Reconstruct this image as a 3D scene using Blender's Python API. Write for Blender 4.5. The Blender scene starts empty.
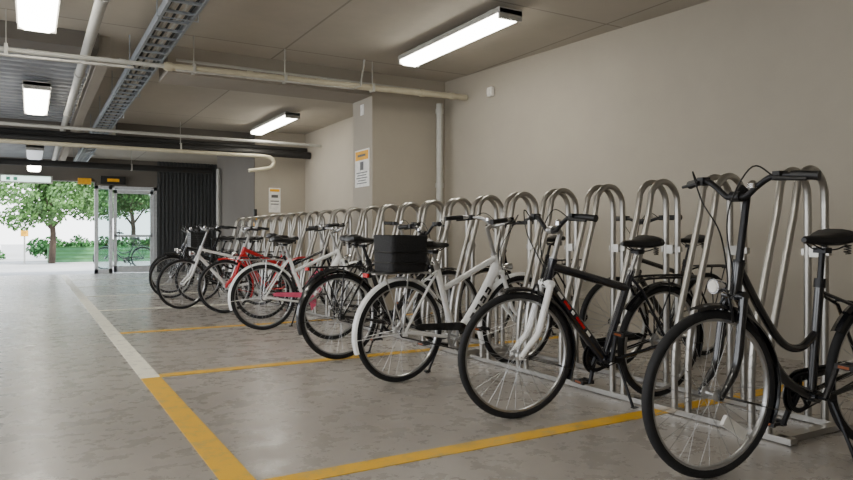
import bpy, bmesh, math, random
from mathutils import Vector, Matrix
random.seed(7)
COL = bpy.context.scene.collection
sin, cos, pi, rad = math.sin, math.cos, math.pi, math.radians

# ------------------------------------------------------------ materials
def srgb(c):
    return tuple(((x/255)/12.92 if x/255 <= .04045 else ((x/255+.055)/1.055)**2.4) for x in c)
MATS = {}
def pm(name, c, rough=.5, metal=0., var=.12, scale=14., bump=0., coat=0., rvar=.0):
    if name in MATS: return MATS[name]
    m = bpy.data.materials.new(name); m.use_nodes = True
    nt = m.node_tree; b = nt.nodes['Principled BSDF']
    c = srgb(c)
    tc = nt.nodes.new('ShaderNodeTexCoord'); n = nt.nodes.new('ShaderNodeTexNoise')
    n.inputs['Scale'].default_value = scale; n.inputs['Detail'].default_value = 4
    nt.links.new(tc.outputs['Object'], n.inputs['Vector'])
    r = nt.nodes.new('ShaderNodeValToRGB')
    r.color_ramp.elements[0].position = .3; r.color_ramp.elements[1].position = .7
    r.color_ramp.elements[0].color = (*[x*(1-var) for x in c], 1)
    r.color_ramp.elements[1].color = (*[min(1, x*(1+var)) for x in c], 1)
    nt.links.new(n.outputs['Fac'], r.inputs['Fac'])
    nt.links.new(r.outputs['Color'], b.inputs['Base Color'])
    b.inputs['Roughness'].default_value = rough; b.inputs['Metallic'].default_value = metal
    if coat: b.inputs['Coat Weight'].default_value = coat; b.inputs['Coat Roughness'].default_value = .1
    if bump:
        bp = nt.nodes.new('ShaderNodeBump'); bp.inputs['Strength'].default_value = bump
        bp.inputs['Distance'].default_value = .01
        nt.links.new(n.outputs['Fac'], bp.inputs['Height']); nt.links.new(bp.outputs['Normal'], b.inputs['Normal'])
    MATS[name] = m; return m
def emis(name, c, s):
    if name in MATS: return MATS[name]
    m = bpy.data.materials.new(name); m.use_nodes = True; nt = m.node_tree
    b = nt.nodes['Principled BSDF']; c = srgb(c)
    b.inputs['Base Color'].default_value = (*c, 1)
    b.inputs['Emission Color'].default_value = (*c, 1); b.inputs['Emission Strength'].default_value = s
    MATS[name] = m; return m
def glassmat():
    m = bpy.data.materials.new('clear_glass'); m.use_nodes = True; nt = m.node_tree; nt.nodes.clear()
    o = nt.nodes.new('ShaderNodeOutputMaterial'); mx = nt.nodes.new('ShaderNodeMixShader')
    t = nt.nodes.new('ShaderNodeBsdfTransparent'); g = nt.nodes.new('ShaderNodeBsdfGlossy')
    t.inputs[0].default_value = (.72, .80, .80, 1); g.inputs['Roughness'].default_value = .03
    mx.inputs[0].default_value = .12
    nt.links.new(t.outputs[0], mx.inputs[1]); nt.links.new(g.outputs[0], mx.inputs[2]); nt.links.new(mx.outputs[0], o.inputs[0])
    return m
GLASS = glassmat()

def concrete(name, c, stain=.25, rough=(.45, .75), scale=1.0, tile=None, bump=.15, spots=False):
    m = bpy.data.materials.new(name); m.use_nodes = True; nt = m.node_tree; L = nt.links.new
    b = nt.nodes['Principled BSDF']; c = srgb(c)
    tc = nt.nodes.new('ShaderNodeTexCoord')
    n1 = nt.nodes.new('ShaderNodeTexNoise'); n1.inputs['Scale'].default_value = .55*scale; n1.inputs['Detail'].default_value = 8; n1.inputs['Roughness'].default_value = .5
    n2 = nt.nodes.new('ShaderNodeTexNoise'); n2.inputs['Scale'].default_value = 6*scale; n2.inputs['Detail'].default_value = 8; n2.inputs['Roughness'].default_value = .7
    n3 = nt.nodes.new('ShaderNodeTexNoise'); n3.inputs['Scale'].default_value = 60*scale; n3.inputs['Detail'].default_value = 3
    for n in (n1, n2, n3): L(tc.outputs['Object'], n.inputs['Vector'])
    r1 = nt.nodes.new('ShaderNodeValToRGB'); r1.color_ramp.elements[0].position = .30; r1.color_ramp.elements[1].position = .70
    r1.color_ramp.elements[0].color = (*[x*(1-stain) for x in c], 1); r1.color_ramp.elements[1].color = (*[min(1, x*(1+stain*.5)) for x in c], 1)
    L(n1.outputs['Fac'], r1.inputs['Fac'])
    r2 = nt.nodes.new('ShaderNodeValToRGB'); r2.color_ramp.elements[0].position = .30; r2.color_ramp.elements[1].position = .66
    r2.color_ramp.elements[0].color = (1-stain, 1-stain, 1-stain, 1); r2.color_ramp.elements[1].color = (1, 1, 1, 1)
    L(n2.outputs['Fac'], r2.inputs['Fac'])
    mx = nt.nodes.new('ShaderNodeMix'); mx.data_type = 'RGBA'; mx.blend_type = 'MULTIPLY'; mx.inputs[0].default_value = .6
    L(r1.outputs['Color'], mx.inputs[6]); L(r2.outputs['Color'], mx.inputs[7])
    last = mx.outputs[2]
    if spots:
        for sc_, lo_, hi_, dk in ((.9, .28, .62, .80), (2.4, .24, .44, .80), (13, .25, .30, .60)):
            n4 = nt.nodes.new('ShaderNodeTexNoise'); n4.inputs['Scale'].default_value = sc_; n4.inputs['Detail'].default_value = 12; n4.inputs['Roughness'].default_value = .55; n4.inputs['Distortion'].default_value = .2
            L(tc.outputs['Object'], n4.inputs['Vector'])
            r4 = nt.nodes.new('ShaderNodeValToRGB'); r4.color_ramp.elements[0].position = lo_; r4.color_ramp.elements[1].position = hi_
            r4.color_ramp.elements[0].color = (dk, dk*.99, dk*.98, 1); r4.color_ramp.elements[1].color = (1, 1, 1, 1)
            L(n4.outputs['Fac'], r4.inputs['Fac'])
            m4 = nt.nodes.new('ShaderNodeMix'); m4.data_type = 'RGBA'; m4.blend_type = 'MULTIPLY'; m4.inputs[0].default_value = .75
            L(last, m4.inputs[6]); L(r4.outputs['Color'], m4.inputs[7]); last = m4.outputs[2]
    if tile:
        br = nt.nodes.new('ShaderNodeTexBrick'); br.inputs['Scale'].default_value = 1
        br.inputs['Brick Width'].default_value = tile[0]; br.inputs['Row Height'].default_value = tile[1]
        br.inputs['Mortar Size'].default_value = tile[2]; br.offset = 0
        br.inputs['Color1'].default_value = (1, 1, 1, 1); br.inputs['Color2'].default_value = (.93, .93, .93, 1); br.inputs['Mortar'].default_value = (.6, .6, .6, 1)
        L(tc.outputs['Object'], br.inputs['Vector'])
        m2 = nt.nodes.new('ShaderNodeMix'); m2.data_type = 'RGBA'; m2.blend_type = 'MULTIPLY'; m2.inputs[0].default_value = 1
        L(last, m2.inputs[6]); L(br.outputs['Color'], m2.inputs[7]); last = m2.outputs[2]
    L(last, b.inputs['Base Color'])
    mr = nt.nodes.new('ShaderNodeMapRange'); mr.inputs['To Min'].default_value = rough[0]; mr.inputs['To Max'].default_value = rough[1]
    mr.inputs['From Min'].default_value = .3; mr.inputs['From Max'].default_value = .7
    L(n2.outputs['Fac'], mr.inputs['Value']); L(mr.outputs[0], b.inputs['Roughness'])
    bp = nt.nodes.new('ShaderNodeBump'); bp.inputs['Strength'].default_value = bump; bp.inputs['Distance'].default_value = .004
    L(n3.outputs['Fac'], bp.inputs['Height']); L(bp.outputs['Normal'], b.inputs['Normal'])
    return m
def paint(name, c, under, wear=.5):
    m = bpy.data.materials.new(name); m.use_nodes = True; nt = m.node_tree; L = nt.links.new
    b = nt.nodes['Principled BSDF']
    tc = nt.nodes.new('ShaderNodeTexCoord'); n = nt.nodes.new('ShaderNodeTexNoise')
    n.inputs['Scale'].default_value = 9; n.inputs['Detail'].default_value = 9; n.inputs['Roughness'].default_value = .75
    L(tc.outputs['Object'], n.inputs['Vector'])
    r = nt.nodes.new('ShaderNodeValToRGB'); r.color_ramp.elements[0].position = wear-.18; r.color_ramp.elements[1].position = wear
    r.color_ramp.elements[0].color = (*srgb(under), 1); r.color_ramp.elements[1].color = (*srgb(c), 1)
    L(n.outputs['Fac'], r.inputs['Fac']); L(r.outputs['Color'], b.inputs['Base Color']); b.inputs['Roughness'].default_value = .55
    return m

M_FLOOR = concrete('floor_concrete', (172, 165, 157), .16, (.2, .38), tile=None, bump=.08, spots=True)
M_WALL = concrete('wall_plaster', (168, 160, 146), .10, (.8, .95), scale=.6)
M_CEIL = concrete('ceiling_concrete', (186, 179, 166), .12, (.8, .95), tile=(2.5, 2.5, .012))
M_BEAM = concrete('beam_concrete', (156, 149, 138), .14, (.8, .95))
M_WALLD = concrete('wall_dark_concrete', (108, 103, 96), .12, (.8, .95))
M_DECK = pm('steel_deck', (150, 153, 157), .5, .2, .15, 3)
M_DARKPANEL = pm('dark_ribbed_panel', (74, 76, 78), .6, .1)
M_YEL = paint('yellow_floor_paint', (226, 174, 8), (176, 156, 104), .50)
M_WHT = paint('white_floor_paint', (240, 236, 216), (166, 161, 151), .50)
M_STEEL = pm('brushed_stainless_steel', (176, 173, 167), .32, .95, .0, 30)
M_GALV = pm('zinc_tray', (160, 167, 174), .45, .5, .15, 20)
M_CREAM = pm('cream_pipe_paint', (190, 182, 158), .5, 0, .06)
M_LPIPE = pm('grey_pipe_paint', (176, 175, 168), .5, 0, .06)
M_BLKPIPE = pm('black_pipe', (38, 37, 36), .6)
M_BLK = pm('black_gloss_paint', (14, 15, 19), .25, 0, .1, 20, 0, .6)
M_NAVY = pm('navy_paint', (17, 19, 29), .25, 0, .1, 20, 0, .6)
M_WHITE = pm('white_gloss_paint', (240, 240, 238), .3, 0, .03, 20, 0, .5)
M_RED = pm('red_gloss_paint', (200, 12, 24), .3, 0, .1, 20, 0, .5)
M_SILVER = pm('silver_paint', (200, 203, 207), .35, .3, .05)
M_PINK = pm('pink_paint', (214, 90, 120), .4)
M_RUB = pm('tyre_rubber', (20, 20, 22), .75, 0, .2, 60, .2)
M_ALU = pm('brushed_aluminium', (180, 180, 180), .3, .9, .05, 40)
M_DALU = pm('dark_alloy', (40, 40, 42), .4, .6, .05)
M_SPK = pm('spoke_steel', (165, 165, 165), .35, .85, .02)
M_PLA = pm('black_plastic', (18, 18, 19), .5, 0, .1, 30)
M_VIN = pm('black_saddle_vinyl', (14, 14, 15), .42, 0, .15, 50, .15)
M_BAG = pm('black_woven_bag', (22, 22, 24), .75, 0, .35, 90, .5)
M_REDL = pm('red_reflector', (190, 16, 18), .2)
M_ORA = pm('amber_reflector', (135, 70, 28), .3)
M_CHR = pm('chrome', (210, 210, 212), .12, 1, .03)
M_WPL = pm('white_plastic', (225, 222, 214), .5)
M_GREYM = pm('grey_enamel', (175, 173, 166), .5, .05)
M_SIGNY = pm('sign_yellow', (240, 175, 20), .5)
M_SIGNB = pm('sign_black', (30, 30, 30), .5)
M_SIGNW = pm('sign_white', (236, 234, 228), .5)
M_SIGNG = pm('sign_print_grey', (95, 95, 95), .5)
M_GREEN = pm('sign_green', (110, 190, 160), .5)
M_ASPH = concrete('paving_light', (176, 175, 172), .2, (.8, .95))
M_LEAF = pm('tree_leaves', (74, 112, 52), .6, 0, .55, 1.5)
M_HEDGE = pm('hedge_leaves', (58, 108, 54), .6, 0, .4, 2.5)
M_STEP = pm('green_coated_steps', (76, 128, 86), .6, 0, .25, 2.5)
M_BARK = pm('bark', (60, 48, 38), .9, 0, .3, 8, .5)
M_TUBE = emis('lamp_diffuser_glow', (252, 247, 234), 21)
M_DIM = emis('unlit_diffuser_painted_glow', (220, 225, 230), .8)  # faint emission stands in for grey reflected light on switched-off diffusers
M_BOXL = emis('lit_sign_panel', (215, 242, 232), 2.2)

# ------------------------------------------------------------ mesh builder
class MB:
    def __init__(s): s.v = []; s.f = []; s.mi = []
    def add(s, vs, fs, m=0):
        o = len(s.v); s.v += [tuple(v) for v in vs]
        for f in fs: s.f.append([i+o for i in f]); s.mi.append(m)
    def box(s, c, d, m=0, R=None):
        c = Vector(c); vs = []
        for x in (-.5, .5):
            for y in (-.5, .5):
                for z in (-.5, .5):
                    p = Vector((x*d[0], y*d[1], z*d[2]))
                    if R: p = R @ p
                    vs.append(c+p)
        s.add(vs, [(0, 1, 3, 2), (4, 6, 7, 5), (0, 4, 5, 1), (2, 3, 7, 6), (0, 2, 6, 4), (1, 5, 7, 3)], m)
    def bx(s, a, b, m=0):
        s.box([(a[i]+b[i])/2 for i in range(3)], [abs(b[i]-a[i]) for i in range(3)], m)
    def tube(s, pts, r, seg=8, closed=False, m=0):
        pts = [Vector(p) for p in pts]; n = len(pts)
        rs = r if isinstance(r, (list, tuple)) else [r]*n
        T = []
        for i in range(n):
            a = pts[(i-1) % n] if (closed or i > 0) else pts[i]
            b = pts[(i+1) % n] if (closed or i < n-1) else pts[i]
            T.append((b-a).normalized())
        up = Vector((0, 1, 0)) if abs(T[0].y) < .8 else Vector((1, 0, 0))
        N = (up-T[0]*up.dot(T[0])).normalized()
        vs = []
        for i in range(n):
            N = (N-T[i]*N.dot(T[i])).normalized(); B = T[i].cross(N)
            for k in range(seg):
                a = 2*pi*k/seg; vs.append(pts[i]+(N*cos(a)+B*sin(a))*rs[i])
        fs = []
        for i in range(n if closed else n-1):
            j = (i+1) % n
            for k in range(seg):
                l = (k+1) % seg; fs.append((i*seg+k, i*seg+l, j*seg+l, j*seg+k))
        if not closed:
            fs.append(tuple(range(seg-1, -1, -1))); fs.append(tuple((n-1)*seg+k for k in range(seg)))
        s.add(vs, fs, m)
    def lathe_y(s, prof, seg=40, m=0, c=(0, 0, 0), closed=True):
        vs = []; n = len(prof)
        for i in range(seg):
            a = 2*pi*i/seg
            for (r, y) in prof: vs.append((c[0]+r*cos(a), c[1]+y, c[2]+r*sin(a)))
        fs = []
        for i in range(seg):
            j = (i+1) % seg
            for k in range(n if closed else n-1):
                l = (k+1) % n; fs.append((i*n+k, i*n+l, j*n+l, j*n+k))
        s.add(vs, fs, m)
    def loft(s, rings, m=0):
        n = len(rings[0]); vs = [p for r in rings for p in r]; fs = []
        for i in range(len(rings)-1):
            for k in range(n):
                l = (k+1) % n; fs.append((i*n+k, i*n+l, (i+1)*n+l, (i+1)*n+k))
        fs.append(tuple(range(n-1, -1, -1))); fs.append(tuple((len(rings)-1)*n+k for k in range(n)))
        s.add(vs, fs, m)
    def prism(s, poly, z0, z1, m=0):
        n = len(poly); vs = [(x, y, z0) for x, y in poly]+[(x, y, z1) for x, y in poly]
        fs = [tuple(range(n-1, -1, -1)), tuple(range(n, 2*n))]+[(i, (i+1) % n, (i+1) % n+n, i+n) for i in range(n)]
        s.add(vs, fs, m)
    def mesh(s, name, mats, smooth=True):
        me = bpy.data.meshes.new(name); me.from_pydata(s.v, [], s.f)
        for mt in (mats if isinstance(mats, (list, tuple)) else [mats]): me.materials.append(mt)
        me.polygons.foreach_set('material_index', s.mi)
        bm = bmesh.new(); bm.from_mesh(me); bmesh.ops.recalc_face_normals(bm, faces=bm.faces); bm.to_mesh(me); bm.free()
        if smooth:
            me.shade_smooth(); me.set_sharp_from_angle(angle=rad(38))
        return me
def obj(name, me, parent=None, M=None, **kw):
    if isinstance(me, tuple): me = me[0].mesh(name, me[1])
    o = bpy.data.objects.new(name, me); COL.objects.link(o)
    if parent: o.parent = parent
    if M is not None: o.matrix_local = M
    for k, v in kw.items(): o[k] = v
    return o
def empty(name, loc=(0, 0, 0), **kw):
    o = bpy.data.objects.new(name, None); o.empty_display_size = .1; COL.objects.link(o); o.location = loc
    for k, v in kw.items(): o[k] = v
    return o
def smooth(pts, n=6):
    P = [Vector(p) for p in pts]; out = []
    P = [P[0]*2-P[1]]+P+[P[-1]*2-P[-2]]
    for i in range(1, len(P)-2):
        a, b, c, d = P[i-1:i+3]
        for k in range(n):
            t = k/n; out.append(.5*((2*b)+(c-a)*t+(2*a-5*b+4*c-d)*t*t+(3*b-a-3*c+d)*t**3))
    out.append(P[-2]); return out

# ------------------------------------------------------------ room
CE = 3.14
def struct(name, mb, mats, label=None):
    o = obj(name, (mb, mats)); o['kind'] = 'structure'
    if label: o['label'] = label
    return o
b = MB(); b.bx((-5.2, -4, -.15), (6.3, 20.6, 0)); struct('floor', b, M_FLOOR)
b = MB(); b.bx((-5.2, -4.2, CE), (6.4, 20.9, CE+.25)); struct('ceiling', b, M_CEIL)
b = MB()
b.prism([(6.06, -4), (4.95, 8.0), (5.3, 8.0), (6.4, -4)], 0, CE)
b.bx((4.95, 8.0, 0), (5.3, 20.6, CE))
b.bx((3.9, 13.55, 0), (4.96, 16.7, CE))
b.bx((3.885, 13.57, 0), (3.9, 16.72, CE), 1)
struct('wall_right', b, [M_WALL, M_WALLD])
b = MB(); b.bx((3.84, 8.0, 0), (4.96, 8.61, CE)); struct('wall_column', b, M_WALL)
b = MB(); b.bx((1.32, 8.0, 2.84), (3.84, 8.61, CE)); struct('trim_1', b, M_BEAM)
b = MB(); b.bx((.62, 8.0, 2.88), (.74, 20.5, CE)); struct('trim_2', b, M_BEAM)
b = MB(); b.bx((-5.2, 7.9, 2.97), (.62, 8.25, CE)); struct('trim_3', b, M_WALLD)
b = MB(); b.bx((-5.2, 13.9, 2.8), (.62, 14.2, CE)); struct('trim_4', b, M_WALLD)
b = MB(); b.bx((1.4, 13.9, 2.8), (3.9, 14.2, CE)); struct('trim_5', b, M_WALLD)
b = MB(); y = 8.3
vs = []; prof = []
while y < 20.4:
    prof += [(y, 3.12), (y+.1, 3.12), (y+.13, 3.05), (y+.22, 3.05)]; y += .25
for x in (-5.2, .62):
    for (yy, zz) in prof: vs.append((x, yy, zz))
n = len(prof); b.add(vs, [(i, i+1, n+i+1, n+i) for i in range(n-1)])
o = obj('ceiling_deck', b.mesh('ceiling_deck', M_DECK, False)); o['kind'] = 'structure'
b = MB(); b.bx((-5.2, -4.2, 0), (6.4, -4, CE)); struct('wall_back', b, M_WALL)
b = MB(); b.bx((-5.4, -4.2, 0), (-5.2, 20.9, .5)); b.bx((-5.4, -4.2, 3.0), (-5.2, 20.9, CE))
for yy in (-4.2, 1.5, 6.5, 11.5, 16.5, 20.4): b.bx((-5.4, yy, .5), (-5.2, yy+.4, 3.0))
struct('wall_left', b, M_WALL)
b = MB()
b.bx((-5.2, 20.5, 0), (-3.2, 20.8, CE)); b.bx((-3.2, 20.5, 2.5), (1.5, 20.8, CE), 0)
b.bx((1.5, 20.5, 2.4), (3.1, 20.8, CE)); b.bx((3.1, 20.5, 0), (4.95, 20.8, CE), 1)
x = 3.12
while x < 4.9: b.bx((x, 20.45, 0), (x+.045, 20.5, CE), 1); x += .105
struct('wall_far', b, [M_WALLD, M_DARKPANEL])
b = MB()
for xx in (1.5, 1.86, 3.0): b.bx((xx, 20.5, 0), (xx+.09, 20.62, 2.4))
b.bx((1.5, 20.5, 2.31), (3.09, 20.62, 2.4)); b.bx((1.5, 20.5, 0), (1.95, 20.62, .12))
M_FRAME = pm('door_frame_pale', (205, 208, 210), .4)
d = struct('door_1', b, M_FRAME, 'silver aluminium glazed entrance door')
b = MB(); b.bx((1.97, 20.46, .02), (2.05, 20.51, 2.3)); b.bx((2.91, 20.46, .02), (2.99, 20.51, 2.3)); b.bx((1.97, 20.46, .02), (2.99, 20.51, .20)); b.bx((1.97, 20.46, 2.20), (2.99, 20.51, 2.3)); b.bx((1.97, 20.46, 1.0), (2.99, 20.51, 1.06))
obj('door_leaf', (b, M_FRAME), d)
b = MB(); b.bx((2.05, 20.48, .16), (2.92, 20.49, 2.22)); b.bx((1.59, 20.55, .12), (1.86, 20.56, 2.32)); obj('glass', (b, GLASS), d)
b = MB(); b.tube([(2.1, 20.46, .95), (2.1, 20.40, .95), (2.1, 20.40, 1.2), (2.1, 20.46, 1.2)], .012); obj('handle', (b, M_DALU), d)

# ------------------------------------------------------------ floor markings
def marking(x0, y0, x1, y1, m, lab):
    b = MB(); b.bx((x0, y0, 0), (x1, y1, .003)); obj('parking_line', (b, m), label=lab, category='floor marking')
marking(.67, .5, .80, 5.15, M_YEL, 'worn yellow painted line along the parking aisle')
marking(.67, 5.15, .80, 20.4, M_WHT, 'worn white painted line along the parking aisle')
for i, yy in enumerate((2.7, 5.2, 7.7, 10.2, 12.7, 15.2, 17.7)):
    m = M_YEL if i < 3 else M_WHT
    marking(.80, yy-.055, 4.6 if yy < 13 else 3.8, yy+.055, m, 'worn yellow bay divider line painted across the floor' if i < 3 else 'faded pale bay divider line painted across the floor')

# ------------------------------------------------------------ racks
def hoop_pts():
    p = [Vector((3.64, 0, .03)), Vector((3.64, 0, .6)), Vector((3.64, 0, 1.16))]
    for k in range(1, 12):
        a = pi*k/12*.92; p.append(Vector((3.51+.13*cos(a), 0, 1.21+.145*sin(a))))
    p += smooth([(3.365, 0, 1.13), (3.31, 0, .95), (3.24, 0, .72), (3.175, 0, .50), (3.15, 0, .30), (3.15, 0, .03)], 4)
    return p
b = MB(); b.tube(hoop_pts(), .0195, 14); ME_HOOP = b.mesh('hoop', M_STEEL)
b = MB(); b.box((3.64, 0, .92), (.028, .15, .035)); b.box((3.64, 0, .92), (.05, .05, .055)); ME_BR = b.mesh('bracket', M_STEEL)
b = MB(); b.tube([(3.17, -.05, .45), (3.17, .05, .45)], .012); ME_TIE = b.mesh('tie_bar', M_STEEL)
Y0 = 2.1; SP = .475
for g in range(4):
    n = 6; ys = Y0+g*6*SP
    r = empty('bike_rack', (3.3, ys, 0), label='brushed stainless steel bicycle rack with tall looped hoops', category='bike rack', group='row of steel bicycle racks')
    b = MB()
    for xx in (3.15, 3.64): b.box((xx-3.3, SP*2.5, .02), (.05, SP*5+.35, .03))
    for k in (-.12, SP*5+.12): b.box((3.39-3.3, k, .02), (.50, .05, .03))
    obj('base_rail', (b, M_STEEL), r)
    for i in range(n):
        for sgn in (-1, 1):
            obj('hoop', ME_HOOP, r, Matrix.Translation((-3.3, i*SP+sgn*.046, 0)))
        obj('bracket', ME_BR, r, Matrix.Translation((-3.3, i*SP, 0)))
        obj('tie_bar', ME_TIE, r, Matrix.Translation((-3.3, i*SP, 0)))

# ------------------------------------------------------------ bicycles
R = .35
CACHE = {}
def wheel_meshes(rimmat, front):
    k = (rimmat.name, front)
    if k in CACHE: return CACHE[k]
    b = MB(); N = 56
    b.lathe_y([(.350, 0), (.347, .012), (.338, .0195), (.326, .020), (.314, .014), (.314, -.014), (.326, -.020), (.338, -.0195), (.347, -.012)], N)
    ty = b.mesh('tyre', M_RUB)
    b = MB(); b.lathe_y([(.317, .0125), (.304, .0115), (.301, .004), (.301, -.004), (.304, -.0115), (.317, -.0125)], N)
    b.tube([(.298, 0, 0), (.26, 0, 0)], .003, 5)
    rim = b.mesh('wheel', rimmat)
    b = MB(); n = 32; fl = .032
    for i in range(n):
        a = 2*pi*i/n; sd = 1 if i % 2 else -1; tw = .42*(1 if (i//2) % 2 else -1)
        b.tube([(.021*cos(a+tw*2.6), sd*fl, .021*sin(a+tw*2.6)), (.302*cos(a), sd*.003, .302*sin(a))], .0012, 4)
    sp = b.mesh('spokes', M_SPK)
    b = MB(); b.lathe_y([(.0, -.06), (.006, -.06), (.006, -.045), (.014, -.042), (.024, -.034), (.024, -.030), (.012, -.022), (.011, .022), (.024, .030), (.024, .034), (.014, .042), (.006, .045), (.006, .06), (0, .06)], 14, closed=False)
    if not front: b.lathe_y([(.0, -.055), (.03, -.053), (.038, -.05), (.038, -.042), (.0, -.038)], 16, closed=False)
    hb = b.mesh('hub', M_ALU)
    b = MB()
    a = 1.28*pi if front else .7
    b.box((.2*cos(a), 0, .2*sin(a)), (.14, .018, .045), 0, Matrix.Rotation(-a+.3, 3, 'Y'))
    rf = b.mesh('reflector', M_ORA)
    CACHE[k] = (ty, rim, sp, hb, rf); return CACHE[k]
def build_wheel(par, M, rimmat, front, refl=None):
    ty, rim, sp, hb, rf = wheel_meshes(rimmat, front)
    w = obj('wheel', rim, par, M)
    obj('tyre', ty, w); obj('spokes', sp, w); obj('hub', hb, w)
    if refl:
        o = obj('reflector', rf.copy(), w); o.data.materials[0] = refl
    return w
def arc_shell(b, c, r, a0, a1, hw, n=30, m=0):
    rings = []
    for i in range(n+1):
        a = a0+(a1-a0)*i/n; ring = []
        for (yy, dr) in ((-hw, -.018), (-hw*.75, -.004), (0, .004), (hw*.75, -.004), (hw, -.018), (hw*.7, -.007), (0, .001), (-hw*.7, -.007)):
            ring.append((c[0]+(r+dr)*cos(a), c[1]+yy, c[2]+(r+dr)*sin(a)))
        rings.append(ring)
    b.loft(rings, m)
def saddle_rings(x0, z0):
    secs = [(-.135, .055, -.014, .020), (-.12, .09, -.024, .034), (-.07, .11, -.028, .042), (-.02, .092, -.024, .034), (.03, .055, -.020, .026), (.08, .033, -.018, .023), (.12, .024, -.015, .020), (.14, .013, -.008, .012)]
    rings = []
    for (x, w, zb, zt) in secs:
        ring = []
        for k in range(14):
            a = 2*pi*k/14; cy = cos(a); sy = sin(a)
            yy = w*math.copysign(abs(cy)**.75, cy); zz = (zt if sy > 0 else -zb)*math.copysign(abs(sy)**.75, sy)
            ring.append((x0+x, yy, z0+zz+(.012 if x < -.05 else 0)))
        rings.append(ring)
    return rings
def bicycle(origin, heading, lean=0, steer=0, paintm=M_BLK, forkm=None, style='step', bar='city', bar_h=1.14, sad=.97,
            fender=M_BLK, carrier=True, crate=False, guard=M_BLK, rim=M_ALU, stand=True, lamp=True, decal=None, refl=None,
            crank=40, label='', scale=1.0, taillight=True, frontbasket=None, stx=.275, tk=1.25, rackmat=None, hx=-.342, fk=1.0, lampm=M_CHR):
    forkm = forkm or paintm
    root = empty('bicycle', (origin[0], origin[1], 0), label=label, category='bicycle')
    root.matrix_world = Matrix.Translation((origin[0], origin[1], 0)) @ Matrix.Rotation(rad(heading), 4, 'Z') @ Matrix.Rotation(rad(lean), 4, 'X') @ Matrix.Scale(scale, 4)
    h = Vector((hx, 0, math.sqrt(1-hx*hx))); A = Vector((1.026, 0, .35)); ax = lambda t: A+h*t
    RH = Vector((0, 0, R)); FH = Vector((1.09, 0, R)); BB = Vector((.46, 0, .28)); ST = Vector((stx, 0, .80))
    S = Matrix.Translation(A) @ Matrix.Rotation(rad(steer), 4, h) @ Matrix.Translation(-A)
    HT = ax(.54)
    b = MB()
    b.tube([ax(.39), ax(.40), ax(.53), ax(.55)], [.027, .024, .024, .027], 12)
    b.tube([BB, ST], .0145*tk, 12)
    b.lathe_y([(0, -.036), (.028, -.036), (.028, .036), (0, .036)], 14, c=BB, closed=False)
    if style == 'step':
        b.tube(smooth([ax(.43), Vector((.80, 0, .55)), Vector((.64, 0, .37)), BB], 6), .0160*tk, 12)
        b.tube(smooth([ax(.53), Vector((.79, 0, .66)), Vector((.66, 0, .53)), Vector((.54, 0, .505)), BB+(ST-BB)*.55], 6), .0130*tk, 12)
    elif style == 'low':
        b.tube(smooth([ax(.46), Vector((.74, 0, .58)), Vector((.58, 0, .37)), BB], 5), .024*tk, 12)
        b.tube([ax(.52), BB+(ST-BB)*.66], .0140*tk, 12)
    else:
        b.tube([ax(.42), BB], .019*tk, 12); b.tube([ax(.51), BB+(ST-BB)*.80], .015*tk, 12)
    for sd in (-1, 1):
        b.tube([ST+Vector((0, sd*.012, -.05)), Vector((.22, sd*.045, .68)), RH+Vector((0, sd*.062, 0))], .0090, 8)
        b.tube([BB+Vector((-.01, sd*.02, 0)), Vector((.36, sd*.045, .29)), RH+Vector((0, sd*.062, 0))], .0115, 8)
        b.box(RH+Vector((0, sd*.062, 0)), (.04, .006, .05))
    b.tube([Vector((.235, -.045, .70)), Vector((.235, .045, .70))], .006, 8)
    mats = [paintm, decal or paintm, M_WPL]
    if decal:
        if style == 'diamond':
            q0, q1 = ax(.42), BB
            rr = .019*tk
            items = ((.12, .20, 2), (.23, .33, 1), (.36, .40, 2), (.44, .58, 1), (.62, .68, 2))
        else:
            q0, q1 = Vector((.76, 0, .605)), Vector((.58, 0, .37))
            rr = .024*tk
            items = ((-.06, .12, 1), (.20, .38, 1), (.46, .64, 1), (.72, .90, 1))
        dirv = (q1-q0); ang = math.atan2(-dirv.z, dirv.x); nrm = Vector((-dirv.z, 0, dirv.x)).normalized(); du = dirv.normalized()
        for t0, t1, mi in items:
            for sd in (-1, 1):
                L_ = abs(t1-t0)*dirv.length; c0 = q0+dirv*((t0+t1)/2)+Vector((0, sd*(rr+.001), 0))
                Rm = Matrix.Rotation(ang, 3, 'Y')
                if style == 'diamond': b.box(c0, (L_, .003, .016), mi, Rm)
                else:
                    b.box(c0+nrm*.015, (L_*.85, .010, .012), mi, Rm); b.box(c0-nrm*.015, (L_*.85, .010, .012), mi, Rm); b.box(c0-du*L_*.35, (.012, .008, .040), mi, Rm)
    obj('frame', (b, mats), root)
    b = MB()
    for sd in (-1, 1):
        Y_ = lambda v, y_: Vector((v.x, sd*y_, v.z))
        b.tube(smooth([Y_(ax(.405), .047), Y_(ax(.28), .052), Y_(ax(.13), .054), Y_(FH+Vector((-.035, 0, .045)), .055), Y_(FH, .055)], 4), [.017*fk]*8+[.015*fk]*4+[.012*fk]*5, 10)
        b.box(FH+Vector((0, sd*.055, 0)), (.024, .007, .03))
    c0 = ax(.408); b.tube([c0+Vector((0, -.055, 0)), c0+Vector((0, .055, 0))], .020*fk, 10)
    obj('fork', (b, forkm), root, S)
    build_wheel(root, S @ Matrix.Translation(FH), rim, True, refl)
    build_wheel(root, Matrix.Translation(RH) @ Matrix.Rotation(.5, 4, 'Y'), rim, False, refl)
    b = MB()
    for sd in (-1, 1):
        e = ax(.30); b.tube([e+Vector((.03, sd*.035, 0)), e+Vector((.04, sd*.04, .05)), e+Vector((.03, sd*.012, .10))], .006, 6)
    obj('brake', (b, M_DALU), root, S)
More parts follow.
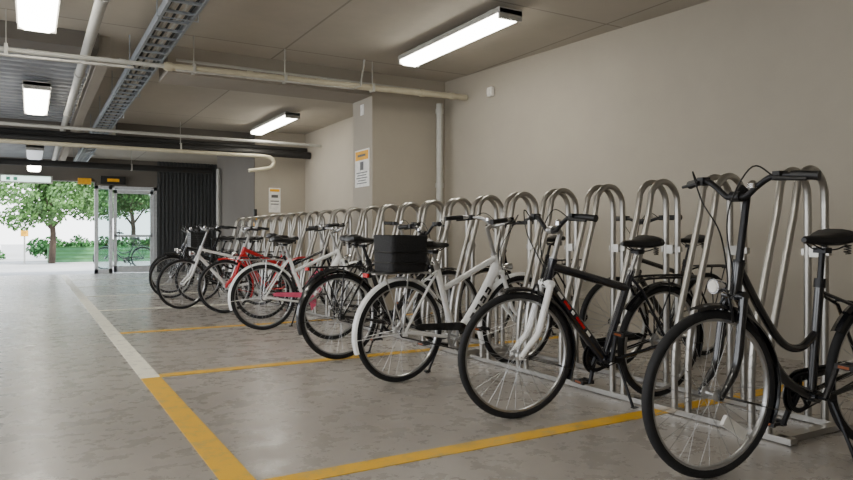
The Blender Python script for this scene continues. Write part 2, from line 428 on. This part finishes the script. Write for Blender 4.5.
    if fender:
        b = MB(); arc_shell(b, FH, .374, rad(75), rad(205), .029)
        for sd in (-1, 1): b.tube([FH+Vector((0, sd*.060, 0)), FH+Vector((.365*cos(rad(195)), sd*.028, .365*sin(rad(195))))], .0025, 5)
        obj('mudguard', (b, fender), root, S)
        b = MB(); arc_shell(b, RH, .374, rad(35), rad(200), .029)
        for sd in (-1, 1): b.tube([RH+Vector((0, sd*.066, 0)), RH+Vector((.365*cos(rad(185)), sd*.028, .365*sin(rad(185))))], .0025, 5)
        obj('mudguard', (b, fender), root)
    b = MB(); d = (ST-BB).normalized(); top = ST+d*((sad-.04-ST.z)/d.z)
    b.tube([ST-d*.05, ST, top], .0135, 10); b.tube([ST-d*.03, ST+d*.012], .024, 10)
    obj('seat_post', (b, M_ALU if paintm != M_BLK else M_DALU), root)
    b = MB(); sx = top.x-.01; b.loft(saddle_rings(sx, sad))
    s_ = obj('saddle', (b, M_VIN), root)
    b = MB()
    for sd in (-1, 1):
        b.tube(smooth([(sx+.11, sd*.012, sad-.01), (sx+.04, sd*.022, sad-.04), (sx-.05, sd*.024, sad-.04), (sx-.09, sd*.05, sad-.02)], 4), .0035, 6)
        coil = [(sx-.085+.014*cos(t), sd*.055+.014*sin(t), sad-.06+.045*t/(8*pi)) for t in [k*8*pi/48 for k in range(49)]]
        b.tube(coil, .0028, 5)
    b.box((top.x, 0, sad-.045), (.045, .06, .025))
    obj('spring', (b, M_DALU), s_)
    tb = (bar_h-.05-.35)/.94; a0 = ax(tb)
    b = MB(); b.tube([HT, a0], .0155, 10); b.tube([HT, HT+h*.02], .024, 10)
    cx = a0.x+.06; z0 = bar_h-.03
    b.tube([a0-h*.01, (a0+Vector((.03, 0, .012))), (cx, 0, z0)], .0175, 10); b.tube([(cx, -.025, z0), (cx, .025, z0)], .023, 10)
    obj('stem', (b, M_DALU if paintm == M_BLK else M_ALU), root, S)
    if bar == 'city':
        half = [(cx, .0, z0), (cx, .05, z0), (cx+.02, .11, z0+.02), (cx+.015, .19, z0+.045), (cx-.05, .265, z0+.05), (cx-.13, .295, z0+.045), (cx-.22, .31, z0+.035)]
    elif bar == 'rise':
        half = [(cx, 0, z0), (cx, .05, z0), (cx, .10, z0+.035), (cx-.005, .16, z0+.07), (cx-.015, .21, z0+.075), (cx-.035, .26, z0+.075), (cx-.055, .315, z0+.07)]
    else:
        half = [(cx, 0, z0), (cx, .06, z0), (cx-.005, .13, z0+.02), (cx-.02, .2, z0+.03), (cx-.035, .26, z0+.03), (cx-.05, .31, z0+.03)]
    hp = smooth(half, 5); full = [Vector((p.x, -p.y, p.z)) for p in reversed(hp[1:])]+hp
    b = MB(); b.tube(full, .0125, 10); hbar = obj('handlebar', (b, M_DALU if paintm in (M_BLK, M_NAVY) else M_ALU), root, S)
    for sd in (-1, 1):
        q = [Vector((p.x, sd*p.y, p.z)) for p in hp]
        gp = q[-8:] if bar != 'flat' else q[-9:]
        b = MB(); b.tube(gp+[gp[-1]+(gp[-1]-gp[-2]).normalized()*.02], [.018]*len(gp)+[.020], 10); obj('grip', (b, M_PLA), hbar)
        b = MB(); g0 = q[-12]; g1 = gp[-1]; dd = (g1-g0).normalized()
        out = Vector((abs(dd.y), sd*abs(dd.x)*.6, -.3)).normalized()
        b.tube([g0, g0+out*.035, g0+out*.045+dd*.05, g0+out*.05+dd*.12], [.011, .011, .008, .007], 7); b.box(g0, (.045, .034, .036)); obj('brake_lever', (b, M_PLA), hbar)
        b = MB(); b.tube(smooth([g0+out*.03, g0+Vector((.10, -sd*.04, .035)), Vector((cx+.11, sd*.08, z0-.02)), Vector((cx+.07, sd*.02, z0-.15)), ax(.5)+Vector((.04, sd*.015, 0)), ax(.42)+Vector((.035, sd*.01, 0))], 6), .0034, 5); obj('cable', (b, M_PLA), hbar)
    b = MB(); b.tube([(cx+.01, .09, z0+.03), (cx+.01, .09, z0+.05), (cx+.01, .09, z0+.062)], [.022, .02, .008], 12); obj('bell', (b, M_CHR), hbar)
    if lamp:
        b = MB(); c = ax(.45)+Vector((.10, 0, .0)); b.tube([c+Vector((-.045, 0, -.005)), c+Vector((-.03, 0, 0)), c+Vector((0, 0, 0)), c+Vector((.025, 0, 0))], [.008, .020, .030, .032], 14)
        b.tube([c+Vector((.024, 0, 0)), c+Vector((.030, 0, 0))], [.027, .023], 14, m=1)
        b.tube([c+Vector((-.03, 0, -.02)), ax(.40)+Vector((.015, 0, 0))], .005, 6); obj('headlight', (b, [lampm, M_WPL]), root, S)
    b = MB(); yc = -.052
    b.lathe_y([(.092, yc-.002), (.092, yc+.002), (.070, yc+.002), (.070, yc-.002)], 34, c=(BB.x, 0, BB.z))
    for k in range(5):
        a = 2*pi*k/5+.3; b.tube([BB+Vector((0, yc, 0)), BB+Vector((.078*cos(a), yc, .078*sin(a)))], .008, 5)
    tips = []
    for sd, aa in ((-1, crank), (1, crank+180)):
        a = rad(aa); yy = -.075 if sd < 0 else .065
        e = BB+Vector((.17*cos(a), yy, .17*sin(a)))
        b.tube([BB+Vector((0, yy, 0)), e], [.015, .012], 8); tips.append((e, sd))
    b.tube([BB+Vector((0, -.08, 0)), BB+Vector((0, .07, 0))], .009, 8)
    ck = obj('crankset', (b, M_ALU if paintm not in (M_BLK, M_NAVY) else M_DALU), root)
    for e, sd in tips:
        b = MB(); c = e+Vector((0, sd*.055, 0)); b.tube([e, c+Vector((0, sd*.045, 0))], .006, 6)
        b.box(c+Vector((.038, 0, 0)), (.014, .085, .022)); b.box(c-Vector((.038, 0, 0)), (.014, .085, .022))
        for t in (-.035, 0, .035): b.box(c+Vector((0, t, 0)), (.08, .012, .014))
        for q in (-.046, .046): b.box(c+Vector((q, 0, 0)), (.003, .05, .012), 1)
        obj('pedal', (b, [M_PLA, M_ORA]), ck)
    loop = []
    for k in range(13): a = -pi/2+pi*k/12; loop.append((BB.x+.090*cos(a), yc, BB.z+.090*sin(a)))
    for k in range(9): a = pi/2+pi*k/8; loop.append((.036*cos(a), yc, R+.036*sin(a)))
    b = MB(); b.tube(loop, .0045, 5, closed=True); obj('chain', (b, M_DALU), root)
    if guard:
        b = MB(); lo = []
        for k in range(15): a = -pi*.35+pi*.85*k/14; lo.append((BB.x+.108*cos(a), BB.z+.108*sin(a)))
        lo += [(.12, R+.05), (.08, R+.035), (.10, R+.01), (.38, .335), (.46, .33), (.50, .25)]
        n = len(lo); vs = [(x, -.064, z) for x, z in lo]+[(x, -.060, z) for x, z in lo]
        b.add(vs, [tuple(range(n)), tuple(range(2*n-1, n-1, -1))]+[(i, (i+1) % n, (i+1) % n+n, i+n) for i in range(n)])
        obj('chain_guard', (b, guard), root)
    if carrier:
        b = MB(); zc = .755
        b.tube(smooth([(.24, .03, zc-.02), (.16, .055, zc), (-.15, .06, zc), (-.24, .045, zc), (-.26, 0, zc), (-.24, -.045, zc), (-.15, -.06, zc), (.16, -.055, zc), (.24, -.03, zc-.02)], 4), .007, 7)
        for xx in (.12, 0, -.12): b.tube([(xx, -.058, zc), (xx, .058, zc)], .005, 6)
        for sd in (-1, 1):
            b.tube([(-.02, sd*.068, R+.01), (.02, sd*.06, zc)], .005, 6); b.tube([(-.01, sd*.068, R+.01), (-.17, sd*.058, zc)], .005, 6)
        obj('carrier', (b, rackmat or (M_DALU if paintm in (M_BLK, M_NAVY) else M_ALU)), root)
    if taillight:
        tz = .745 if carrier else .66; tx = -.272 if carrier else -.27
        if carrier or fender:
            b = MB(); b.box((tx-.005, 0, tz), (.018, .06, .026)); b.box((tx+.008, 0, tz), (.016, .065, .032), 1); obj('tail_light', (b, [M_REDL, M_PLA]), root)
    if stand:
        b = MB(); b.tube([(.38, .03, .28), (.39, .06, .24), (.34, .14, .0)], .009, 7); b.box((.385, .035, .275), (.05, .04, .03)); b.box((.338, .145, .008), (.04, .025, .014))
        obj('kickstand', (b, M_DALU), root)
    def crate_mesh(cx_, cz, lx, ly, hz, step):
        b = MB(); t = .006
        b.box((cx_, 0, cz), (lx, ly, t))
        for sd in (-1, 1):
            for k in range(int(hz/step)+1):
                z = cz+min(k*step, hz); b.box((cx_, sd*ly/2, z), (lx, t, step*.8)); b.box((cx_+sd*lx/2, 0, z), (t, ly, step*.8))
            for k in range(7):
                b.box((cx_-lx/2+lx*k/6, sd*ly/2, cz+hz/2), (.012, t*1.5, hz)); b.box((cx_+sd*lx/2, -ly/2+ly*k/6, cz+hz/2), (t*1.5, .012, hz))
            b.box((cx_, sd*ly/2, cz+hz), (lx+.02, .018, .02)); b.box((cx_+sd*lx/2, 0, cz+hz), (.018, ly+.02, .02))
        return b
    if crate:   # boxy soft sided open basket bag
        b = MB(); rings = []
        for (z, k_) in ((.765, .93), (.772, .97), (.82, .99), (.90, 1.0), (.98, 1.02), (1.005, 1.04), (1.012, 1.02), (1.0, .97), (.93, .94), (.80, .92)):
            ring = []
            for j in range(32):
                a = 2*pi*(j+.5)/32; c_, s_2 = cos(a), sin(a)
                ring.append((-.01+.145*k_*math.copysign(abs(c_)**.22, c_), .13*k_*math.copysign(abs(s_2)**.22, s_2), z))
            rings.append(ring)
        b.loft(rings)
        for z in (.83, .90): b.tube([(-.01+.150*math.copysign(abs(cos(a))**.22, cos(a)), .135*math.copysign(abs(sin(a))**.22, sin(a)), z) for a in [2*pi*(j+.5)/32 for j in range(32)]], .005, 5, closed=True, m=1)
        obj('basket', (b, [M_BAG, M_PLA]), root, label='boxy black basket bag on the rear carrier')
    if frontbasket:
        obj('basket', (crate_mesh(1.10, .86, .26, .34, .20, .03), frontbasket), root, S)
    return root
def bike_front(fx, fy, phi, **k):
    sc = k.get('scale', 1.0)
    return bicycle((fx+1.09*sc*cos(rad(phi)), fy+1.09*sc*sin(rad(phi))), phi+180, **k)

bike_front(2.44, 1.85, -4.5, lean=-1.6, steer=-4, paintm=M_BLK, style='step', bar='rise', bar_h=1.20, sad=.985, stx=.42, carrier=False, refl=M_WPL, crank=-60, tk=1.4, hx=-.14, fk=1.1,
           label='black step-through city bicycle with high handlebar and black mudguards', fender=M_BLK, guard=M_BLK)
bike_front(2.31, 3.0, -2, lean=-4, steer=-8, paintm=M_NAVY, forkm=M_WHITE, style='diamond', bar='rise', bar_h=1.07, sad=.96, decal=M_REDL, fender=M_BLK, guard=M_BLK, tk=1.65, fk=1.2,
           crank=-80, lamp=False, hx=-.28, label='dark bicycle with white fork and red decals beside a steel rack')
bicycle((2.20, 4.15), 5, lean=1.5, steer=-6, paintm=M_WHITE, style='low', bar='city', bar_h=1.12, sad=.94, fender=M_WHITE, crate=True, guard=M_BLK, decal=M_PLA, tk=1.55, stx=.30,
        crank=20, label='white city bicycle with black basket bag on its rear carrier')
bicycle((2.19, 5.17), 3, lean=-2, paintm=M_BLK, style='diamond', bar='rise', bar_h=1.06, sad=.97, fender=M_BLK, guard=None, crank=70, tk=1.4, label='black bicycle with black mudguards and rear carrier')
bicycle((2.17, 7.21), -3, lean=-2, steer=5, paintm=M_WHITE, style='low', bar_h=1.1, sad=.96, fender=M_WHITE, guard=M_PINK, decal=M_PINK, crank=30, tk=1.4, label='white step-through bicycle with pink trim')
bicycle((2.55, 6.2), 4, lean=2, paintm=M_NAVY, style='diamond', bar='flat', sad=.97, fender=None, carrier=False, guard=None, crank=120, label='dark blue sports bicycle without mudguards')
bicycle((2.45, 8.2), 2, lean=-2, paintm=M_NAVY, style='low', bar='flat', sad=1.0, fender=None, guard=None, crank=10, decal=M_PINK, label='dark bicycle with pink decals parked in a rack hoop')
bike_front(2.21, 9.07, 6, lean=-3, steer=-10, paintm=M_RED, style='low', tk=1.8, bar_h=1.1, fender=M_RED, guard=M_RED, carrier=False, label='red step-through bicycle with red mudguards')
bike_front(1.82, 9.88, 0, lean=-3, steer=6, paintm=M_WHITE, style='diamond', bar='flat', fender=None, carrier=False, guard=None, label='white bicycle with thin dark tyres')
bike_front(2.25, 10.9, 3, lean=-2, steer=-5, paintm=M_BLK, style='step', frontbasket=M_PLA, label='black bicycle with a front basket')
bike_front(1.98, 11.7, -3, lean=-3, steer=10, paintm=M_BLK, style='diamond', bar='flat', label='black bicycle leaning near the end of the rack row')
bike_front(2.15, 12.8, 2, lean=2, steer=-4, paintm=M_NAVY, style='step', label='dark blue step-through bicycle at the end of the rack row')
bike_front(3.84, 3.76, 2, lean=-2, steer=-4, paintm=M_BLK, style='diamond', bar='flat', bar_h=1.15, fender=None, guard=None, label='black bicycle parked between the rack and the wall')
bike_front(3.84, 5.45, 1, lean=2, steer=4, paintm=M_BLK, style='step', bar='flat', fender=M_BLK, guard=None, label='black city bicycle parked between the rack and the wall')
bk = bicycle((3.1, 23.4), 178, lean=-3, paintm=M_BLK, style='step', label='dark bicycle parked outside behind the glazed door'); bk.location.z = -.02

# ------------------------------------------------------------ lights
def fixture(x, y0, y1, zt, lit=True, w=.26, hang=False, lab='long fluorescent ceiling light with glowing diffuser'):
    r = empty('fluorescent_light', (x, (y0+y1)/2, zt), label=lab, category='ceiling light', group='fluorescent lights of the garage')
    L = y1-y0
    b = MB(); b.box((0, 0, -.03), (w, L, .05)); 
    for sd in (-1, 1): b.box((0, sd*(L/2-.015), -.06), (w*.96, .03, .09))
    obj('housing', (b, M_GREYM), r)
    b = MB(); rings = []
    for yy in (-L/2+.03, L/2-.03):
        rings.append([(w*.46, yy, -.05), (w*.44, yy, -.085), (w*.3, yy, -.11), (-w*.3, yy, -.11), (-w*.44, yy, -.085), (-w*.46, yy, -.05)])
    b.loft(rings); obj('diffuser', (b, M_TUBE if lit else M_DIM), r)
    for sd in (-1, 1):
        b = MB()
        if hang: b.tube([(0, sd*L*.35, 0), (0, sd*L*.35, CE-zt)], .004, 6)
        else: b.box((0, sd*L*.35, (CE-zt)/2-.003), (.06, .08, max(.02, CE-zt)))
        obj('mounting', (b, M_GREYM), r)
fixture(3.77, 4.95, 6.9, 3.08); fixture(3.77, 10.9, 13.0, 3.08); fixture(3.77, -1.6, .4, 3.08, lit=False, lab='long fluorescent ceiling light, switched off')
fixture(.05, 5.2, 7.2, 2.99, hang=True, w=.32); fixture(.07, 10.0, 12.1, 2.99, hang=True, w=.32); fixture(.05, .5, 2.5, 2.99, hang=True, w=.32)
fixture(.07, 14.6, 16.4, 2.72, lit=False, hang=True, w=.3, lab='long fluorescent ceiling light, switched off'); fixture(.07, 17.4, 19.4, 2.72, hang=True, w=.3)

# ------------------------------------------------------------ pipes, tray
def pipe(name, pts, r, m, lab, sm=False, collars=()):
    b = MB(); P = smooth(pts, 6) if sm else pts
    b.tube(P, r, 12)
    for c, dx in collars: 
        c = Vector(c); dx = Vector(dx); b.tube([c-dx*.03, c+dx*.03], r*1.25, 12)
    return obj(name, (b, m), label=lab, category='pipe')
pz = lambda x: 2.68+(x+5.2)*.0157
pipe('pipe', [(.50, 2.5, 2.93), (.50, 20.4, 2.93)], .05, M_LPIPE, 'pale grey pipe running below the ceiling', collars=[((.50, y, 2.93), (0, 1, 0)) for y in (6, 9, 12, 15)])
pipe('pipe', [(-5.2, 7.5, pz(-5.2)), (1.2, 7.5, pz(1.2))], .024, M_LPIPE, 'grey conduit pipe crossing below the ceiling', collars=[((x, 7.5, pz(x)), (1, 0, 0)) for x in (-1.6, 0, .8)])
pipe('pipe', [(1.2, 7.5, pz(1.2)), (4.97, 7.5, pz(4.97))], .038, M_CREAM, 'cream painted pipe crossing below the ceiling', collars=[((x, 7.5, pz(x)), (1, 0, 0)) for x in (1.25, 2.1, 2.9, 3.6, 4.3, 4.75)])
pipe('conduit', [(1.35, 7.66, 2.9), (4.9, 7.66, 2.9)], .016, M_LPIPE, 'thin grey conduit beside the cream pipe')
pipe('conduit', [(1.3, 7.4, 2.73), (3.3, 7.4, 2.755), (3.4, 7.4, 2.80), (3.45, 7.4, 3.12)], .011, M_GREYM, 'thin grey conduit under the cream pipe, bending up')
pipe('conduit', [(-5.2, 7.4, pz(-5.2)-.09), (.9, 7.4, pz(.9)-.07)], .014, M_GREYM, 'thin conduit running under the larger pipe')
pipe('pipe', [(4.78, 7.86, .0), (4.78, 7.86, 2.80)], .045, M_LPIPE, 'grey vertical pipe in the corner by the column', collars=[((4.78, 7.86, z), (0, 0, 1)) for z in (.6, 1.7, 2.7)])
pipe('pipe', [(-5.2, 13.2, 2.66), (3.6, 13.2, 2.66), (4.2, 13.2, 2.66), (4.93, 13.2, 2.66)], .07, M_BLKPIPE, 'black drain pipe crossing below the ceiling')
pipe('pipe', [(-5.2, 13.4, 2.79), (4.93, 13.4, 2.79)], .045, M_BLKPIPE, 'second black pipe crossing just under the ceiling')
pipe('pipe', [(-5.2, 12.6, 2.79), (4.93, 12.6, 2.79)], .028, M_LPIPE, 'thin pale pipe crossing below the ceiling')
pipe('pipe', [(-5.2, 16.9, 2.6), (3.8, 16.9, 2.6)], .07, M_BLKPIPE, 'black drain pipe crossing near the entrance')
pipe('pipe', [(-5.2, 12.95, 2.55), (-1, 12.95, 2.555), (3.2, 12.95, 2.56), (3.9, 12.95, 2.56), (4.06, 12.95, 2.52), (4.09, 12.95, 2.43), (4.02, 12.95, 2.35), (3.85, 12.95, 2.31), (3.6, 12.95, 2.27)], .036, M_CREAM, 'long cream drain pipe ending in a small bend', sm=True)
pipe('pipe', [(3.82, 16.3, 0), (3.82, 16.3, 2.6)], .045, M_LPIPE, 'pale vertical pipe on the dark wall')
for (x, y) in ((1.5, 7.5), (2.5, 7.5), (3.6, 7.5), (-.2, 7.5), (-1.5, 7.5), (-.6, 13.2), (2.4, 13.2), (-.6, 16.9), (2.0, 16.9)):
    z = pz(x) if y < 8 else (2.66 if y < 14 else 2.6)
    b = MB(); b.tube([(x, y, z), (x, y, CE)], .006, 6); b.box((x, y, z+.0), (.03, .15, .15) if y > 8 else (.03, .10, .10)); obj('pipe_hanger', (b, M_GREYM), label='steel pipe hanger rod and clamp', category='pipe hanger')
r = empty('cable_tray', (1.07, 3, 2.88), label='galvanised ladder cable tray hung below the ceiling', category='cable tray')
b = MB(); TW = .135
for sd in (-1, 1):
    b.bx((sd*TW-.004, 0, -.03), (sd*TW+.004, 17.4, .05)); b.bx((sd*TW-.02*sd, 0, -.03), (sd*TW, 17.4, -.024)); b.bx((sd*TW-.02*sd, 0, .044), (sd*TW, 17.4, .05))
y = .1
while y < 17.3: b.box((0, y, -.02), (TW*2, .035, .018)); y += .28
obj('ladder', (b, M_GALV), r)
for k, (xx, rr) in enumerate(((-.09, .012), (-.06, .015), (-.02, .011), (.03, .014), (.08, .012))):
    b = MB(); b.tube([(xx+.008*sin(t*1.7+k), t, .008) for t in [j*.9 for j in range(20)]], rr, 6); obj('cable', (b, M_GREYM if k % 2 else M_PLA), r)
y = 1.2
while y < 17:
    b = MB()
    b.tube([(-.165, y, CE-2.88), (-.165, y, -.045), (.165, y, -.045), (.165, y, CE-2.88)], .007, 6)
    obj('hanger', (b, M_GALV), r); y += 1.8

# ------------------------------------------------------------ signs etc.
s = empty('warning_sign', (3.84, 8.3, 1.92), label='white notice with orange-yellow header and printed lines on the column', category='sign')
b = MB(); b.box((-.006, 0, 0), (.008, .44, .50)); obj('panel', (b, M_SIGNW), s)
b = MB(); b.box((-.012, 0, .17), (.004, .40, .12)); obj('header', (b, M_SIGNY), s)
b = MB(); b.box((-.012, 0, .03), (.004, .10, .11)); b.box((-.015, 0, .17), (.004, .24, .03))
for z, w_ in ((-.06, .34), (-.095, .28), (-.13, .34), (-.165, .24), (-.20, .3)): b.box((-.012, 0, z), (.004, w_, .012))
obj('print', (b, M_SIGNG), s)
s = empty('small_sign', (3.84, 8.3, 2.7), label='small pale plate near the top of the column', category='sign')
b = MB(); b.box((-.006, 0, 0), (.008, .10, .14)); obj('panel', (b, M_SIGNW), s)
s = empty('wall_notice', (4.30, 13.55, 1.75), label='pale notice with thin yellow heading on the tan wall', category='sign')
b = MB(); b.box((0, -.006, 0), (.24, .008, .50)); obj('panel', (b, M_SIGNW), s)
b = MB(); b.box((0, -.012, .20), (.2, .004, .05)); obj('header', (b, M_SIGNY), s)
b = MB(); b.box((0, -.012, .08), (.14, .004, .06)); b.box((0, -.012, -.02), (.18, .004, .02)); b.box((0, -.012, -.08), (.16, .004, .02)); obj('print', (b, M_SIGNG), s)
b = MB()
for k in range(8): b.bx((3.87, 13.52, .2+k*.17), (3.93, 13.56, .37+k*.17), k % 2)
obj('corner_guard', (b, [M_SIGNY, M_SIGNB]), label='yellow and black striped corner guard on the wall edge', category='corner guard')
b = MB(); b.box((4.97+.04, 7.0, 2.83), (.05, .09, .11)); b.box((4.98, 7.0, 2.83), (.02, .06, .06)); obj('junction_box', (b, M_WPL), label='small white junction box on the wall', category='electrical box')
b = MB(); b.box((-.1, 20.42, 2.5), (1.2, .1, .2)); b.box((-.1, 20.365, 2.5), (1.1, .02, .14), 1)
for k in range(2): b.box((-.5+k*.16, 20.352, 2.5), (.09, .006, .09), 2)
obj('lit_sign', (b, [M_GREYM, M_BOXL, M_GREEN]), label='illuminated pale green and white sign box over the exit', category='sign')
b = MB(); b.box((1.25, 20.42, 2.5), (.32, .08, .16)); obj('yellow_sign', (b, M_SIGNY), label='small yellow sign over the exit', category='sign')
b = MB(); b.box((1.95, 20.42, 2.55), (.62, .12, .22)); b.box((1.95, 20.355, 2.55), (.3, .01, .08), 1); obj('door_sign', (b, [M_SIGNB, M_SIGNY]), label='black sign box above the glazed door', category='sign')

# ------------------------------------------------------------ outside
b = MB(); b.bx((-60, 20.6, -.2), (60, 110, -.02)); obj('ground', (b, M_ASPH), kind='structure')
def leaves(b, c, rx, ry, rz, n, s, box=False):
    for _ in range(n):
        if box: p = Vector((random.uniform(-rx, rx), random.uniform(-ry, ry), random.uniform(-rz, rz)))
        else:
            v = Vector((random.gauss(0, 1), random.gauss(0, 1), random.gauss(0, 1))).normalized()*random.random()**.4; p = Vector((v.x*rx, v.y*ry, v.z*rz))
        p += Vector(c); a = Vector((random.uniform(-1, 1), random.uniform(-1, 1), random.uniform(-1, 1))).normalized(); q = a.orthogonal().normalized(); w = a.cross(q)
        b.add([p-q*s, p+w*s*.6, p+q*s, p-w*s*.6], [(0, 1, 2, 3)])
b = MB()
for k in range(4): b.bx((.6, 31+k*.35, -.02), (6.5, 31.35+k*.35, .14+k*.15), 0); b.bx((.6, 30.99+k*.35, .10+k*.15), (6.5, 31.03+k*.35, .145+k*.15), 1)
obj('garden_steps', (b, [M_STEP, M_HEDGE]), label='green planted steps beside the pavement', category='steps')
b = MB()
for k in range(6): leaves(b, (-3.6+k*.42, 36+random.uniform(-.2, .2), .1), .5, .5, .32+random.uniform(-.08, .1), 220, .10)
for k in range(14): leaves(b, (.3+k*.5, 33.2+random.uniform(-.2, .2), .55), .5, .4, .35+random.uniform(-.1, .2), 300, .09)
obj('hedge', (b, M_HEDGE), label='low loose green hedge along the pavement', category='hedge', kind='stuff')
for (x, y, hgt, sz) in ((.7, 30, 3.3, 2.3), (4.3, 36, 4.0, 2.4), (-3.2, 46, 4.4, 2.0)):
    t = empty('tree', (x, y, -.02), label='leafy green street tree outside the exit', category='tree')
    b = MB(); b.tube(smooth([(0, 0, 0), (.05, 0, hgt*.35), (-.05, .05, hgt*.65), (.1, 0, hgt)], 3), [.13-.009*i for i in range(10)], 8)
    for a in (0, 1.6, 3.1, 4.5): b.tube([(0, 0, hgt*.4), (sz*.4*cos(a), sz*.4*sin(a), hgt*.75)], [.06, .02], 6)
    obj('trunk', (b, M_BARK), t)
    b = MB()
    for k in range(26):
        a = random.uniform(0, 6.28); rr = random.uniform(.05, .95)*sz; leaves(b, (rr*cos(a), rr*sin(a), hgt*random.uniform(.52, 1.15)), sz*.32, sz*.32, sz*.22, 380, .085)
    o = obj('foliage', (b, M_LEAF), t); o['kind'] = 'stuff'
s = empty('street_sign', (-.2, 29.5, -.02), label='yellow street sign on a grey post', category='sign')
b = MB(); b.tube([(0, 0, 0), (0, 0, 1.35)], .03, 8); obj('post', (b, M_GREYM), s)
b = MB(); b.box((0, -.04, 1.15), (.26, .03, .22)); obj('panel', (b, M_SIGNY), s)
M_WIN = pm('window_dark', (90, 110, 125), .2, .2)
c = empty('car', (-3.4, 42, -.02), label='white hatchback car parked across the street', category='car')
b = MB()
secs = []
for (x, zt) in ((-2, .75), (-1.85, .95), (-1.5, 1.38), (-.2, 1.45), (.6, 1.35), (1.1, .95), (1.9, .8), (2.05, .5)):
    w = .82 if zt < 1 else .70
    secs.append([(x, -.85, .25), (x, .85, .25), (x, .87, .7*min(1, zt/.75)), (x, w, zt), (x, -w, zt), (x, -.87, .7*min(1, zt/.75))])
b.loft(secs); obj('body', (b, M_WHITE), c)
b = MB(); b.box((-.4, -.80, 1.12), (1.7, .06, .3)); obj('side_window', (b, M_WIN), c)
for xx in (-1.25, 1.25):
    for yy in (-.8, .8):
        b = MB(); b.lathe_y([(0, -.1), (.3, -.1), (.32, 0), (.3, .1), (0, .1)], 18, c=(xx, yy, .32), closed=False); obj('wheel', (b, M_RUB), c)

# ------------------------------------------------------------ world, sun, camera
w = bpy.data.worlds.new('World'); bpy.context.scene.world = w; w.use_nodes = True; nt = w.node_tree
bg = nt.nodes['Background']; tc = nt.nodes.new('ShaderNodeTexCoord'); sx = nt.nodes.new('ShaderNodeSeparateXYZ'); rp = nt.nodes.new('ShaderNodeValToRGB')
rp.color_ramp.elements[0].color = (.96, .98, 1, 1); rp.color_ramp.elements[1].color = (.70, .82, 1, 1)
nt.links.new(tc.outputs['Generated'], sx.inputs[0]); nt.links.new(sx.outputs['Z'], rp.inputs['Fac']); nt.links.new(rp.outputs['Color'], bg.inputs['Color'])
bg.inputs['Strength'].default_value = 5.4
ld = bpy.data.lights.new('sun', 'SUN'); ld.energy = 9; ld.angle = .05; ld.color = (1, .95, .85)
lo = bpy.data.objects.new('sun', ld); COL.objects.link(lo); lo.rotation_euler = (rad(38), 0, rad(35)); lo.location = (0, 40, 20)
cam = bpy.data.cameras.new('camera'); co = bpy.data.objects.new('camera', cam); COL.objects.link(co)
co.location = (0, 0, 1.0); co.rotation_euler = (rad(90), 0, rad(-30.2)); cam.lens = 28.7; cam.sensor_width = 36; cam.shift_y = -3/853; cam.clip_start = .05
bpy.context.scene.camera = co
